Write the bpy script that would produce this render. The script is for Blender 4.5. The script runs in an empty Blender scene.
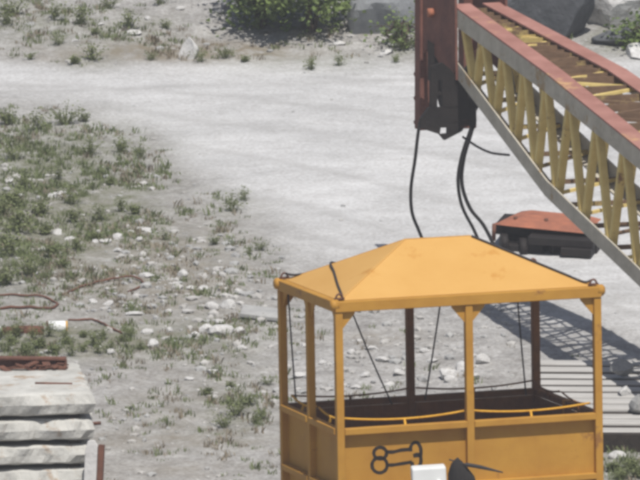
import bpy, math, random
import numpy as np
from mathutils import Vector, Matrix

random.seed(7)
rng = np.random.default_rng(7)
SC = bpy.context.scene
COL = SC.collection
R = math.radians

# ------------------------------------------------------------------ camera, sky, sun, exposure
FPX = 6977.0                      # focal length in pixels of the 640x480 photograph
CZ = 11.05                        # camera height above the foot of the cage
PITCH = R(8.2)
cam = bpy.data.cameras.new('camera')
cam.sensor_width = 36.0
cam.lens = FPX / 640.0 * 36.0
cam.clip_start = 1.0
cam.clip_end = 2000.0
camo = bpy.data.objects.new('camera', cam)
COL.objects.link(camo)
camo.location = (0, 0, CZ)
camo.rotation_euler = (math.pi / 2 - PITCH, 0, 0)
SC.camera = camo

SUN_EL = R(62)
SUN_XY = Vector((0.265, -0.964)).normalized()        # towards the sun, in plan
world = bpy.data.worlds.new('World')
SC.world = world
world.use_nodes = True
wn = world.node_tree.nodes
wl = world.node_tree.links
sky = wn.new('ShaderNodeTexSky')
sky.sky_type = 'NISHITA'
sky.sun_disc = False
sky.sun_elevation = SUN_EL
sky.sun_rotation = math.atan2(SUN_XY.x, SUN_XY.y)
sky.dust_density = 2.0
bg = wn['Background']
bg.inputs['Strength'].default_value = 0.062
wl.new(sky.outputs[0], bg.inputs['Color'])
sun = bpy.data.lights.new('sun', 'SUN')
sun.energy = 4.0
sun.angle = R(0.53)
sun.color = (1.0, 0.96, 0.90)
suno = bpy.data.objects.new('sun', sun)
COL.objects.link(suno)
sd = Vector((SUN_XY.x * math.cos(SUN_EL), SUN_XY.y * math.cos(SUN_EL), math.sin(SUN_EL)))
suno.rotation_euler = sd.to_track_quat('Z', 'Y').to_euler()
suno.location = (5, 20, 60)

SC.view_settings.view_transform = 'Standard'
SC.view_settings.look = 'None'
SC.view_settings.exposure = 0.24
SC.view_settings.gamma = 1.0
SC.view_settings.use_curve_mapping = False
SC.cycles.filter_width = 4.2       # soft long-zoom lens
SC.cycles.max_bounces = 6

# ------------------------------------------------------------------ pixels <-> places
cp, sp_ = math.cos(PITCH), math.sin(PITCH)


def proj(x, y, z):
    c = y * cp + (CZ - z) * sp_
    v = (z - CZ) * cp + y * sp_
    return 320 + FPX * x / c, 240 - FPX * v / c


def ray(px, py):
    u = (px - 320) / FPX
    v = (240 - py) / FPX
    return np.array([u, cp + v * sp_, -sp_ + v * cp])


def at_depth(px, py, y):
    d = ray(px, py)
    t = y / d[1]
    return Vector((d[0] * t, y, CZ + d[2] * t))


# ------------------------------------------------------------------ noise
def _hash(ix, iy, seed):
    h = (ix.astype(np.int64) * 374761393 + iy.astype(np.int64) * 668265263 + seed * 974711) & 0x7fffffff
    h = ((h ^ (h >> 13)) * 1274126177) & 0x7fffffff
    h = (h ^ (h >> 16)) & 0xffff
    return h / 65535.0


def vnoise(x, y, seed=0):
    x = np.asarray(x, float)
    y = np.asarray(y, float)
    ix = np.floor(x)
    iy = np.floor(y)
    fx = x - ix
    fy = y - iy
    fx = fx * fx * (3 - 2 * fx)
    fy = fy * fy * (3 - 2 * fy)
    a = _hash(ix, iy, seed)
    b = _hash(ix + 1, iy, seed)
    c = _hash(ix, iy + 1, seed)
    d = _hash(ix + 1, iy + 1, seed)
    return (a + (b - a) * fx) * (1 - fy) + (c + (d - c) * fx) * fy


def fbm(x, y, seed=0, oct=4):
    s = 0
    a = 0.5
    for k in range(oct):
        s = s + a * vnoise(x * 2 ** k + 17.3 * k, y * 2 ** k - 9.1 * k, seed + k)
        a *= 0.5
    return s / (1 - 0.5 ** oct)


def softplus(t):
    return np.where(t > 20, t, np.log1p(np.exp(np.minimum(t, 20))))


def Hbase(x, y):
    z = 0.087 * softplus((y - 60) / 1.2) * 1.2
    z = z + 0.14 * softplus((y - 79.2) / 0.4) * 0.4 - 0.20 * softplus((y - 120) / 5) * 5
    return z


ROADL = ([-400, 0, 90, 150, 200, 250, 300, 400, 640, 1000], [100, 108, 116, 138, 186, 224, 238, 262, 330, 380])


def masks(x, y, z):
    """road, vegetation, brown earth: where each lies on the quarry floor"""
    px, py = proj(x, y, z)
    wob = (fbm(x * 1.1, y * 0.6, 31) - 0.5)
    low = np.interp(px, *ROADL) + wob * 55
    top = 62 + wob * 16 + 4 * np.sin(px / 60)
    road = 1 / (1 + np.exp(-(low - py) / 11)) / (1 + np.exp(-(py - top) / 3.0))

    def blob(cx, cy, rx, ry, k=1.0):
        return k * np.exp(-((px - cx) / rx) ** 2 - ((py - cy) / ry) ** 2)
    veg = (blob(55, 150, 95, 34, .8) + blob(15, 235, 80, 60, 1.25) + blob(120, 205, 50, 35, .7) + blob(40, 200, 60, 30, .6)
           + blob(50, 343, 105, 15, 1.6) + blob(235, 410, 36, 34, .55) + blob(628, 468, 30, 16, 1.2)
           + blob(20, 20, 60, 26, .6) + blob(120, 30, 60, 18, .55) + blob(90, 62, 26, 9, .6) + blob(310, 62, 90, 10, .45)
           + blob(230, 205, 30, 16, .35) + blob(190, 330, 80, 20, .3) + blob(620, 40, 40, 14, .9) + blob(408, 48, 14, 8, .8)
           + blob(215, 345, 70, 25, .25) + blob(170, 420, 100, 45, .16) + blob(200, 260, 80, 45, .25))
    dirt = (blob(175, 51, 80, 9, 1.3) + blob(60, 55, 60, 8, .35) + blob(260, 52, 60, 10, .6) + blob(60, 230, 120, 70, .3)
            + blob(170, 440, 120, 9, .45) + blob(125, 280, 70, 30, .35) + blob(190, 290, 80, 40, .35) + blob(200, 240, 60, 25, .3) + blob(180, 400, 90, 40, .3) + blob(380, 338, 45, 7, .5)
            + blob(60, 345, 110, 16, .4) + blob(190, 470, 60, 9, .4) + blob(300, 30, 70, 9, .6) + blob(600, 300, 80, 12, .15))
    return road, np.clip(veg, 0, 1.3), np.clip(dirt, 0, 1)


def H(x, y):
    x = np.asarray(x, float)
    y = np.asarray(y, float)
    z = Hbase(x, y)
    road, veg, dirt = masks(x, y, z)
    r = 1 - 0.75 * np.clip(road, 0, 1)
    near = 1 / (1 + np.exp(-(y - 60.6) / 0.3))        # level standing under the cage
    n = 0.10 * (fbm(x * 0.45, y * 0.35, 3) - 0.5) + 0.075 * (fbm(x * 2.1, y * 1.7, 5) - 0.5) * r \
        + 0.03 * (fbm(x * 8, y * 8, 8, 3) - 0.5) * r
    far = np.clip((y - 78.5) / 2, 0, 1)
    n = n + far * 0.18 * (fbm(x * 1.3, y * 1.3, 12) - 0.5)
    return z + n * (0.25 + 0.75 * near)


_DS = np.arange(52, 96, 0.03)


def hit(px, py):
    d = ray(px, py)
    t = _DS / d[1]
    x, y, z = d[0] * t, _DS, CZ + d[2] * t
    k = int(np.argmax(z < H(x, y)))
    return Vector((float(x[k]), float(y[k]), float(H(x[k:k + 1], y[k:k + 1])[0])))


def mpp(p):                                            # metres per photograph pixel at a place
    return (p.y * cp + (CZ - p.z) * sp_) / FPX


# ------------------------------------------------------------------ materials
def mat(name, c1, c2=None, scale=6.0, rough=0.8, bump=0.3, c3=None, s3=2.0, t3=0.58, metallic=0.0, stretch=None, amt=0.5, bscale=None):
    m = bpy.data.materials.new(name)
    m.use_nodes = True
    n = m.node_tree.nodes
    l = m.node_tree.links
    b = n['Principled BSDF']
    b.inputs['Roughness'].default_value = rough
    b.inputs['Metallic'].default_value = metallic
    b.inputs['Specular IOR Level'].default_value = 0.3
    tc = n.new('ShaderNodeTexCoord')
    src = tc.outputs['Object']
    if stretch:
        mp = n.new('ShaderNodeMapping')
        mp.inputs['Scale'].default_value = stretch
        l.new(src, mp.inputs['Vector'])
        src = mp.outputs[0]
    c2 = c2 or tuple(v * 0.6 for v in c1)
    nz = n.new('ShaderNodeTexNoise')
    nz.inputs['Scale'].default_value = scale
    nz.inputs['Detail'].default_value = 6
    nz.inputs['Roughness'].default_value = 0.65
    l.new(src, nz.inputs['Vector'])
    rp = n.new('ShaderNodeValToRGB')
    rp.color_ramp.elements[0].position = amt - 0.18
    rp.color_ramp.elements[1].position = amt + 0.18
    rp.color_ramp.elements[0].color = (*c2, 1)
    rp.color_ramp.elements[1].color = (*c1, 1)
    l.new(nz.outputs['Fac'], rp.inputs['Fac'])
    out = rp.outputs['Color']
    if c3:
        n3 = n.new('ShaderNodeTexNoise')
        n3.inputs['Scale'].default_value = s3
        n3.inputs['Detail'].default_value = 8
        n3.inputs['Roughness'].default_value = 0.7
        l.new(src, n3.inputs['Vector'])
        r3 = n.new('ShaderNodeValToRGB')
        r3.color_ramp.elements[0].position = t3
        r3.color_ramp.elements[1].position = t3 + 0.07
        l.new(n3.outputs['Fac'], r3.inputs['Fac'])
        mx = n.new('ShaderNodeMixRGB')
        l.new(r3.outputs['Color'], mx.inputs['Fac'])
        l.new(out, mx.inputs['Color1'])
        mx.inputs['Color2'].default_value = (*c3, 1)
        out = mx.outputs['Color']
    l.new(out, b.inputs['Base Color'])
    if bump:
        bn = n.new('ShaderNodeTexNoise')
        bn.inputs['Scale'].default_value = bscale or scale * 4
        bn.inputs['Detail'].default_value = 5
        l.new(src, bn.inputs['Vector'])
        bp = n.new('ShaderNodeBump')
        bp.inputs['Strength'].default_value = bump
        bp.inputs['Distance'].default_value = 0.02
        l.new(bn.outputs['Fac'], bp.inputs['Height'])
        l.new(bp.outputs[0], b.inputs['Normal'])
    return m


M = {}
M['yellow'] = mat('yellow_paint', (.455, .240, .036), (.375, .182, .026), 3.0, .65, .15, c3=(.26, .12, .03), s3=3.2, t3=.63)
M['brown'] = mat('shade_brown_steel', (.22, .095, .030), (.13, .058, .022), 6, .85, .25, c3=(.33, .16, .03), s3=3, t3=.66)  # rear frame of the cage: roof shade put into a brown base colour
M['roof_yellow'] = mat('roof_yellow_paint', (.56, .325, .096), (.515, .285, .075), 1.3, .6, .06, c3=(.47, .235, .05), s3=2.4, t3=.62)
M['inner'] = mat('rusty_shaded_inner', (.22, .088, .020), (.13, .050, .014), 5, .9, .3)  # inner rust, darkened further to carry part of the roof shade
M['rope_yellow'] = mat('yellow_rope', (.72, .40, .05), (.55, .28, .03), 30, .9, .4)
M['black_paint'] = mat('black_spray_paint', (.012, .010, .010), (.03, .02, .015), 25, .8, 0)
M['wire'] = mat('dark_wire_rope', (.045, .042, .045), (.03, .026, .025), 40, .7, .4)
M['redpaint'] = mat('red_oxide_paint', (.36, .180, .150), (.25, .115, .092), 3.0, .85, .3, c3=(.46, .28, .14), s3=1.3, t3=.57)
M['greysteel'] = mat('grey_primer_steel', (.50, .465, .39), (.36, .33, .27), 5, .8, .25, c3=(.33, .23, .12), s3=2.2, t3=.58)
M['lacing'] = mat('faded_yellow_lacing', (.80, .63, .25), (.62, .46, .16), 5, .75, .25, c3=(.24, .12, .07), s3=3.0, t3=.60)
M['rungs'] = mat('rusty_rung_steel', (.20, .125, .075), (.13, .08, .05), 5, .85, .3, c3=(.42, .32, .12), s3=1.3, t3=.52)
M['headred'] = mat('rust_red_plate', (.20, .088, .066), (.125, .055, .044), 5, .85, .3, c3=(.30, .115, .065), s3=3.0, t3=.63)
M['headdark'] = mat('dark_shade_steel', (.020, .016, .015), (.011, .009, .009), 8, .7, .3, c3=(.05, .022, .014), s3=5, t3=.62)  # dark rust plus the boom's shade, put into one near-black colour
M['rust'] = mat('rusty_iron', (.18, .080, .052), (.095, .048, .036), 7, .9, .4)
M['rustlid'] = mat('orange_rust_plate', (.40, .15, .085), (.22, .09, .06), 5, .8, .3)
M['marble'] = mat('white_marble', (.66, .655, .645), (.45, .44, .43), 4, .9, .5, c3=(.33, .31, .28), s3=5, t3=.56)
M['pebble'] = mat('grey_chippings', (.47, .46, .445), (.33, .32, .305), 3, .95, .3)
M['marble_grey'] = mat('grey_marble', (.40, .40, .39), (.27, .27, .27), 3.5, .9, .6, c3=(.18, .17, .15), s3=5, t3=.60)
M['boulder'] = mat('grey_boulder', (.34, .35, .365), (.24, .25, .265), 3, .9, .5, c3=(.36, .36, .35), s3=1.8, t3=.60)
M['boulder_dark'] = mat('shade_dark_boulder', (.11, .115, .125), (.07, .075, .08), 3, .9, .6, c3=(.15, .15, .15), s3=3, t3=.60)  # shade of the overhanging faces put into this dark base colour
M['slab'] = mat('weathered_slab', (.54, .535, .505), (.36, .355, .33), 4, .95, .9, c3=(.34, .26, .19), s3=2.6, t3=.58, bscale=14)
M['timber'] = mat('weathered_timber', (.46, .45, .435), (.34, .33, .315), 7, .9, .2, stretch=(.25, 3, 3))
M['wood_gap_shade'] = mat('dark_wood_gap_shade', (.045, .035, .028), (.02, .017, .015), 9, .9, .4)  # dark spacer wood, also the painted gap shade of the timber mat
M['white_plastic'] = mat('white_plastic', (.74, .75, .74), (.66, .67, .66), 5, .5, .05)
M['black_cloth'] = mat('black_cloth', (.016, .015, .015), (.03, .026, .024), 9, .95, .3)
M['bark'] = mat('grey_bark', (.10, .075, .055), (.06, .045, .035), 9, .9, .5)


def leafmat(name, a, b, s=2.5):
    m = mat(name, a, b, s, .6, 0)
    bs = m.node_tree.nodes['Principled BSDF']
    out = m.node_tree.nodes['Material Output']
    tr = m.node_tree.nodes.new('ShaderNodeBsdfTranslucent')
    m.node_tree.links.new(bs.inputs['Base Color'].links[0].from_socket, tr.inputs['Color'])
    mx = m.node_tree.nodes.new('ShaderNodeMixShader')
    mx.inputs[0].default_value = 0.25
    m.node_tree.links.new(bs.outputs[0], mx.inputs[1])
    m.node_tree.links.new(tr.outputs[0], mx.inputs[2])
    m.node_tree.links.new(mx.outputs[0], out.inputs['Surface'])
    return m


M['leaf'] = leafmat('green_leaves', (.20, .26, .085), (.095, .14, .045))
M['grass'] = leafmat('green_grass', (.195, .235, .105), (.14, .165, .075), .9)
M['drygrass'] = leafmat('dry_grass', (.31, .27, .20), (.23, .19, .14), .9)
M['weed'] = leafmat('weed_leaves', (.21, .245, .11), (.14, .16, .07), 2.0)


def ground_mat():
    m = bpy.data.materials.new('quarry_ground')
    m.use_nodes = True
    n = m.node_tree.nodes
    l = m.node_tree.links
    b = n['Principled BSDF']
    b.inputs['Roughness'].default_value = 0.95
    b.inputs['Specular IOR Level'].default_value = 0.15
    at = n.new('ShaderNodeAttribute')
    at.attribute_name = 'cover'
    sp = n.new('ShaderNodeSeparateColor')
    l.new(at.outputs['Color'], sp.inputs[0])
    tc = n.new('ShaderNodeTexCoord')

    def noise(scale, detail=6, rough=.65, stretch=None):
        z = n.new('ShaderNodeTexNoise')
        z.inputs['Scale'].default_value = scale
        z.inputs['Detail'].default_value = detail
        z.inputs['Roughness'].default_value = rough
        if stretch:
            mp = n.new('ShaderNodeMapping')
            mp.inputs['Scale'].default_value = stretch
            mp.inputs['Rotation'].default_value = (0, 0, R(-25))
            l.new(tc.outputs['Object'], mp.inputs[0])
            l.new(mp.outputs[0], z.inputs['Vector'])
        else:
            l.new(tc.outputs['Object'], z.inputs['Vector'])
        return z.outputs['Fac']

    def ramp(f, p0, c0, p1, c1):
        r = n.new('ShaderNodeValToRGB')
        r.color_ramp.elements[0].position = p0
        r.color_ramp.elements[1].position = p1
        r.color_ramp.elements[0].color = (*c0, 1)
        r.color_ramp.elements[1].color = (*c1, 1)
        l.new(f, r.inputs[0])
        return r.outputs[0]

    def mix(f, a, c, kind='MIX'):
        x = n.new('ShaderNodeMixRGB')
        x.blend_type = kind
        if isinstance(f, float):
            x.inputs[0].default_value = f
        else:
            l.new(f, x.inputs[0])
        for s, v in ((1, a), (2, c)):
            if isinstance(v, tuple):
                x.inputs[s].default_value = (*v, 1)
            else:
                l.new(v, x.inputs[s])
        return x.outputs[0]

    def mathn(op, a, c):
        x = n.new('ShaderNodeMath')
        x.operation = op
        x.use_clamp = True
        for s, v in ((0, a), (1, c)):
            if isinstance(v, (int, float)):
                x.inputs[s].default_value = v
            else:
                l.new(v, x.inputs[s])
        return x.outputs[0]

    gravel = ramp(noise(3.2, 8, .72), .33, (.232, .224, .215), .67, (.445, .440, .434))
    speck = ramp(noise(26, 3, .6), .36, (.66, .64, .62), .62, (1.08, 1.08, 1.08))
    gravel = mix(.8, gravel, speck, 'MULTIPLY')
    road = ramp(noise(1.0, 6, .6, (.7, 1.1, 1)), .30, (.445, .447, .450), .70, (.585, .588, .592))
    road = mix(.55, road, speck, 'MULTIPLY')
    mid_ = ramp(noise(3.0, 8, .75, (.5, 1.3, 1)), .36, (.86, .855, .85), .60, (1.05, 1.05, 1.05))
    road = mix(.9, road, mid_, 'MULTIPLY')
    wob = noise(5.5, 7, .75)
    rf = mathn('ADD', mathn('MULTIPLY', mathn('SUBTRACT', wob, .5), .9), sp.outputs[0])
    at2 = n.new('ShaderNodeAttribute')
    at2.attribute_name = 'tracks'
    rutn = ramp(noise(3.0, 6, .7), .30, (.25, .25, .25), .62, (1, 1, 1))
    rut = mathn('MULTIPLY', at2.outputs['Fac'], rutn)
    road = mix(rut, road, (.335, .33, .325))
    col = mix(rf, gravel, road)
    dn = ramp(noise(4.2, 7, .7), .33, (0, 0, 0), .62, (1, 1, 1))
    df = mathn('MULTIPLY', mathn('MULTIPLY', dn, sp.outputs[2]), 1.25)
    col = mix(df, col, (.205, .178, .138))
    vn = ramp(noise(5.0, 8, .78), .34, (0, 0, 0), .62, (1, 1, 1))
    vf = mathn('MULTIPLY', mathn('MULTIPLY', vn, sp.outputs[1]), .95)
    col = mix(vf, col, (.125, .132, .078))
    l.new(col, b.inputs['Base Color'])
    bp = n.new('ShaderNodeBump')
    bp.inputs['Strength'].default_value = 0.55
    bp.inputs['Distance'].default_value = 0.03
    l.new(noise(22, 5, .7), bp.inputs['Height'])
    l.new(bp.outputs[0], b.inputs['Normal'])
    return m


M['ground'] = ground_mat()


# ------------------------------------------------------------------ mesh helpers
class MB:
    def __init__(self):
        self.v = []
        self.f = []
        self.m = []

    def add(self, vs, fs, mi=0):
        o = len(self.v)
        self.v += [tuple(p) for p in vs]
        self.f += [tuple(i + o for i in f) for f in fs]
        self.m += [mi] * len(fs)
        return self

    def box(self, c, s, rot=None, mi=0):
        c = Vector(c)
        vs = []
        for dx, dy, dz in [(-1, -1, -1), (1, -1, -1), (1, 1, -1), (-1, 1, -1), (-1, -1, 1), (1, -1, 1), (1, 1, 1), (-1, 1, 1)]:
            p = Vector((dx * s[0] / 2, dy * s[1] / 2, dz * s[2] / 2))
            if rot is not None:
                p = rot @ p
            vs.append(c + p)
        return self.add(vs, [(0, 3, 2, 1), (4, 5, 6, 7), (0, 1, 5, 4), (1, 2, 6, 5), (2, 3, 7, 6), (3, 0, 4, 7)], mi)

    def beam(self, p, q, w, h, up=(0, 0, 1), mi=0):
        p, q = Vector(p), Vector(q)
        d = (q - p).normalized()
        s = d.cross(Vector(up))
        if s.length < 1e-4:
            s = d.cross(Vector((0, 1, 0)))
        s.normalize()
        u = s.cross(d)
        vs = []
        for e in (p, q):
            for a, b in ((-1, -1), (1, -1), (1, 1), (-1, 1)):
                vs.append(e + s * (a * w / 2) + u * (b * h / 2))
        return self.add(vs, [(0, 1, 2, 3), (7, 6, 5, 4), (0, 4, 5, 1), (1, 5, 6, 2), (2, 6, 7, 3), (3, 7, 4, 0)], mi)

    def angle(self, p, q, leg, th, side, up, mi_top=0, mi_side=1):
        """angle iron from p to q: a leg lying along `side`, a leg hanging against `up`"""
        p, q = Vector(p), Vector(q)
        side, up = Vector(side), Vector(up)
        a = up * (-th / 2) + side * (leg / 2)
        self.beam(p + a, q + a, leg, th, up, mi_top)
        b = side * (th / 2) - up * (th + 0.001 + (leg - th) / 2)
        self.beam(p + b, q + b, th, leg - th, up, mi_side)
        return self

    def tube(self, pts, r, n=8, mi=0):
        pts = [Vector(p) for p in pts]
        rings = []
        prev = None
        for i, p in enumerate(pts):
            d = (pts[min(i + 1, len(pts) - 1)] - pts[max(i - 1, 0)]).normalized()
            if prev is None:
                a = d.orthogonal().normalized()
            else:
                a = (prev - d * prev.dot(d)).normalized()
            prev = a
            b = d.cross(a)
            rr = r[i] if isinstance(r, (list, tuple)) else r
            rings.append([p + (a * math.cos(2 * math.pi * k / n) + b * math.sin(2 * math.pi * k / n)) * rr for k in range(n)])
        vs = [p for g in rings for p in g]
        fs = []
        for i in range(len(rings) - 1):
            for k in range(n):
                k2 = (k + 1) % n
                fs.append((i * n + k, i * n + k2, (i + 1) * n + k2, (i + 1) * n + k))
        fs.append(tuple(reversed(range(n))))
        fs.append(tuple((len(rings) - 1) * n + k for k in range(n)))
        return self.add(vs, fs, mi)

    def prism(self, poly, ax_u, ax_v, o, th, mi=0):
        """a flat plate with outline poly (u,v), thickness th along u x v"""
        ax_u, ax_v, o = Vector(ax_u), Vector(ax_v), Vector(o)
        nn = ax_u.cross(ax_v).normalized()
        n = len(poly)
        vs = [o + ax_u * a + ax_v * b - nn * th / 2 for a, b in poly] + [o + ax_u * a + ax_v * b + nn * th / 2 for a, b in poly]
        fs = [tuple(reversed(range(n))), tuple(range(n, 2 * n))] + [(i, (i + 1) % n, n + (i + 1) % n, n + i) for i in range(n)]
        return self.add(vs, fs, mi)

    def mesh(self, name, mats, smooth=False):
        me = bpy.data.meshes.new(name)
        me.from_pydata(self.v, [], self.f)
        for x in (mats if isinstance(mats, (list, tuple)) else [mats]):
            me.materials.append(M[x] if isinstance(x, str) else x)
        if isinstance(mats, (list, tuple)) and len(mats) > 1:
            me.polygons.foreach_set('material_index', self.m)
        if smooth:
            me.polygons.foreach_set('use_smooth', [True] * len(me.polygons))
        me.update()
        return me

    def obj(self, name, mats, parent=None, smooth=False, bevel=0.0):
        o = bpy.data.objects.new(name, self.mesh(name, mats, smooth))
        COL.objects.link(o)
        if parent is not None:
            o.parent = parent
        if bevel:
            b = o.modifiers.new('bevel', 'BEVEL')
            b.width = bevel
            b.segments = 2
            b.limit_method = 'ANGLE'
        return o


def tag(o, label=None, cat=None, group=None, kind=None):
    if label:
        o['label'] = label
    if cat:
        o['category'] = cat
    if group:
        o['group'] = group
    if kind:
        o['kind'] = kind
    return o


def empty(name, loc=(0, 0, 0)):
    o = bpy.data.objects.new(name, None)
    COL.objects.link(o)
    o.location = loc
    o.empty_display_size = 0.2
    return o


def place(me, name, loc, rot=(0, 0, 0), sc=(1, 1, 1), parent=None):
    o = bpy.data.objects.new(name, me)
    COL.objects.link(o)
    o.location = loc
    o.rotation_euler = rot
    o.scale = sc
    o.parent = parent
    return o


def np_mesh(name, V, F, mats, smooth=False, midx=None):
    """V (n,3), F (m,k) all the same k"""
    me = bpy.data.meshes.new(name)
    k = F.shape[1]
    me.vertices.add(len(V))
    me.vertices.foreach_set('co', V.astype(np.float32).ravel())
    me.loops.add(F.size)
    me.loops.foreach_set('vertex_index', F.astype(np.int32).ravel())
    me.polygons.add(len(F))
    me.polygons.foreach_set('loop_start', np.arange(0, F.size, k, dtype=np.int32))
    me.polygons.foreach_set('loop_total', np.full(len(F), k, dtype=np.int32))
    for x in mats:
        me.materials.append(M[x])
    if midx is not None:
        me.polygons.foreach_set('material_index', midx.astype(np.int32))
    me.polygons.foreach_set('use_smooth', np.full(len(F), smooth))
    me.update(calc_edges=True)
    return me


def spline(pts, n=8):
    pts = [Vector(p) for p in pts]
    if len(pts) < 3:
        return pts
    out = []
    for i in range(len(pts) - 1):
        p0, p1, p2, p3 = pts[max(i - 1, 0)], pts[i], pts[i + 1], pts[min(i + 2, len(pts) - 1)]
        for k in range(n):
            t = k / n
            out.append(0.5 * ((2 * p1) + (p2 - p0) * t + (2 * p0 - 5 * p1 + 4 * p2 - p3) * t * t + (3 * p1 - p0 - 3 * p2 + p3) * t ** 3))
    out.append(pts[-1])
    return out


# ------------------------------------------------------------------ the ground
def axis(lo, hi, step, far_lo, far_hi):
    a = list(np.arange(lo, hi, step))
    s, v = step, lo
    left = []
    while v > far_lo:
        s *= 1.35
        v -= s
        left.append(v)
    s, v = step, a[-1]
    right = []
    while v < far_hi:
        s *= 1.35
        v += s
        right.append(v)
    return np.array(left[::-1] + a + right)


gx = axis(-5.2, 5.4, 0.028, -130, 130)
gy = axis(56, 86, 0.045, -30, 190)
GX, GY = np.meshgrid(gx, gy)
GZ = H(GX, GY)
GV = np.stack([GX, GY, GZ], -1).reshape(-1, 3)
nx, ny = len(gx), len(gy)
I = np.arange(nx * ny).reshape(ny, nx)
GF = np.stack([I[:-1, :-1], I[:-1, 1:], I[1:, 1:], I[1:, :-1]], -1).reshape(-1, 4)
gme = np_mesh('ground', GV, GF, ['ground'], True)
road, veg, dirt = masks(GX, GY, GZ)
ca = gme.color_attributes.new('cover', 'FLOAT_COLOR', 'POINT')
ca.data.foreach_set('color', np.stack([np.clip(road, 0, 1), np.clip(veg, 0, 1), dirt, np.ones_like(road)], -1).astype(np.float32).ravel())
gpx, gpy = proj(GX, GY, GZ)
wv = (fbm(GX * .8, GY * .5, 61) - .5) * 9
trk = np.zeros_like(GX)
for c0, c1, c2, w_ in ((84, .02, .00016, 2.6), (104, .03, .00020, 3.2), (128, .05, .00026, 3.2), (156, .10, .00024, 4.0), (92, -.03, .0, 2.2), (178, .12, .00022, 4.2)):
    trk = np.maximum(trk, np.exp(-((gpy + wv - (c0 + c1 * gpx + c2 * gpx ** 2)) / w_) ** 2))
ta = gme.attributes.new('tracks', 'FLOAT', 'POINT')
ta.data.foreach_set('value', (trk * .55).astype(np.float32).ravel())
ground = bpy.data.objects.new('ground', gme)
COL.objects.link(ground)
tag(ground, 'pale grey quarry floor of gravel, dust and rubble', 'ground', kind='structure')


# ------------------------------------------------------------------ rocks
def ico(sub):
    import bmesh
    bm = bmesh.new()
    bmesh.ops.create_icosphere(bm, subdivisions=sub, radius=1)
    V = np.array([v.co[:] for v in bm.verts])
    F = np.array([[v.index for v in f.verts] for f in bm.faces])
    bm.free()
    return V, F


ICO = {k: ico(k) for k in (1, 2, 3, 4)}


def rock_arrays(seed, sub=2, cuts=9, rough=0.05, lo=.5, hi=.9):
    r = np.random.default_rng(seed)
    V, F = ICO[sub]
    V = V.copy()
    for _ in range(cuts):
        nrm = r.normal(size=3)
        nrm /= np.linalg.norm(nrm)
        d = r.uniform(lo, hi)
        e = V @ nrm - d
        V = V - np.outer(np.maximum(e, 0), nrm)
    n = fbm(V[:, 0] * 2.5 + V[:, 2] * 1.7 + seed, V[:, 1] * 2.5 - V[:, 2] * 1.3, seed, 3) - .5
    V = V * (1 + rough * 2 * n)[:, None]
    return V, F


ROCK = {}
for k in range(8):
    V_, F_ = rock_arrays(100 + k, 2)
    ROCK[k] = np_mesh('stone', V_, F_, ['marble'])
    ROCK[k + 8] = np_mesh('stone', V_, F_, ['marble_grey'])


def sink(p, rz):
    return Vector((p.x, p.y, p.z + rz))


# pebbles too small to pick apart
def pebbles():
    n = 11000
    xs = rng.uniform(-4.6, 4.9, n)
    ys = 58 + rng.beta(1.0, 1.25, n) * 26
    zs = H(xs, ys)
    road, veg, dirt = masks(xs, ys, zs)
    px, py = proj(xs, ys, zs)
    clump = fbm(xs * 1.2, ys * 0.9, 77)
    rub = np.exp(-((px - 190) / 95) ** 2 - ((py - 290) / 55) ** 2) + .7 * np.exp(-((px - 420) / 90) ** 2 - ((py - 350) / 45) ** 2)
    keep = rng.random(n) < np.clip(.18 + 1.1 * rub + (clump - .5) * 1.6 - .75 * road, 0.012, 1)
    xs, ys, zs, rub = xs[keep], ys[keep], zs[keep], rub[keep]
    n = len(xs)
    V1, F1 = ICO[1]
    s = .012 + .028 * rng.random(n) ** 3 * (1 + .8 * rub)
    vs = []
    for i in range(n):
        W = V1 * (s[i] * rng.uniform(.6, 1.4, 3) * [1.2, 1.2, .75])
        a = rng.uniform(0, 6.28)
        c, d = math.cos(a), math.sin(a)
        W = W @ np.array([[c, -d, 0], [d, c, 0], [0, 0, 1]])
        W = W * rng.uniform(.8, 1.2, (len(W), 1)) + [xs[i], ys[i], zs[i] + s[i] * .2]
        vs.append(W)
    V = np.concatenate(vs)
    F = (F1[None] + (np.arange(n) * len(V1))[:, None, None]).reshape(-1, 3)
    mi = np.repeat((rng.random(n) < .45).astype(int), len(F1))
    o = bpy.data.objects.new('loose_pebbles', np_mesh('loose_pebbles', V, F, ['pebble', 'marble_grey'], False, mi))
    COL.objects.link(o)
    tag(o, 'pale pebbles and chippings scattered over the quarry floor', 'pebbles', kind='stuff')


pebbles()


# stones that can be told apart
OWN = {(223, 328): 'broadest white stone of the rubble, low and flat topped, left of the cage',
       (228, 303): 'rounded white stone standing highest in the rubble left of the cage',
       (152, 343): 'white stone at the edge of the green strip behind the slab stack',
       (133, 313): 'long thin white stone lying flat between rusty cable and rubble',
       (148, 230): 'long flat bright white stone at the edge of the weeds',
       (8, 180): 'thin flat white stone deep in the green weeds',
       (484, 358): 'largest white stone seen through the cage, beside its front middle post',
       (448, 372): 'broad low pale stone between the front and rear middle posts of the cage',
       (135, 32): 'stone beside a brown weed on the bank, darkened at one end',
       (60, 17): 'white stone on the bank between two weeds'}


def stone(px, py, wpx, hpx, label, group, grey=False, k=None, rz=None, lift=0.0):
    if (px, py) in OWN:
        label, group = OWN[(px, py)], None
    p = hit(px, py + hpx * .35)
    if lift:
        m = mpp(p)
        p = hit(px, py + hpx * .35 + lift / m)
        p.z += lift
    m = mpp(p)
    k = random.randrange(8) if k is None else k
    w, h = wpx * m * .55, hpx * m * .55
    rot = (random.uniform(-.25, .25), random.uniform(-.25, .25), random.uniform(0, 6.28) if rz is None else rz)
    o = place(ROCK[k + (8 if grey else 0)], 'stone', (p.x, p.y, p.z + h * .30), rot, (w, w * random.uniform(.7, 1), h))
    return tag(o, label, 'stone', group)


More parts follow.
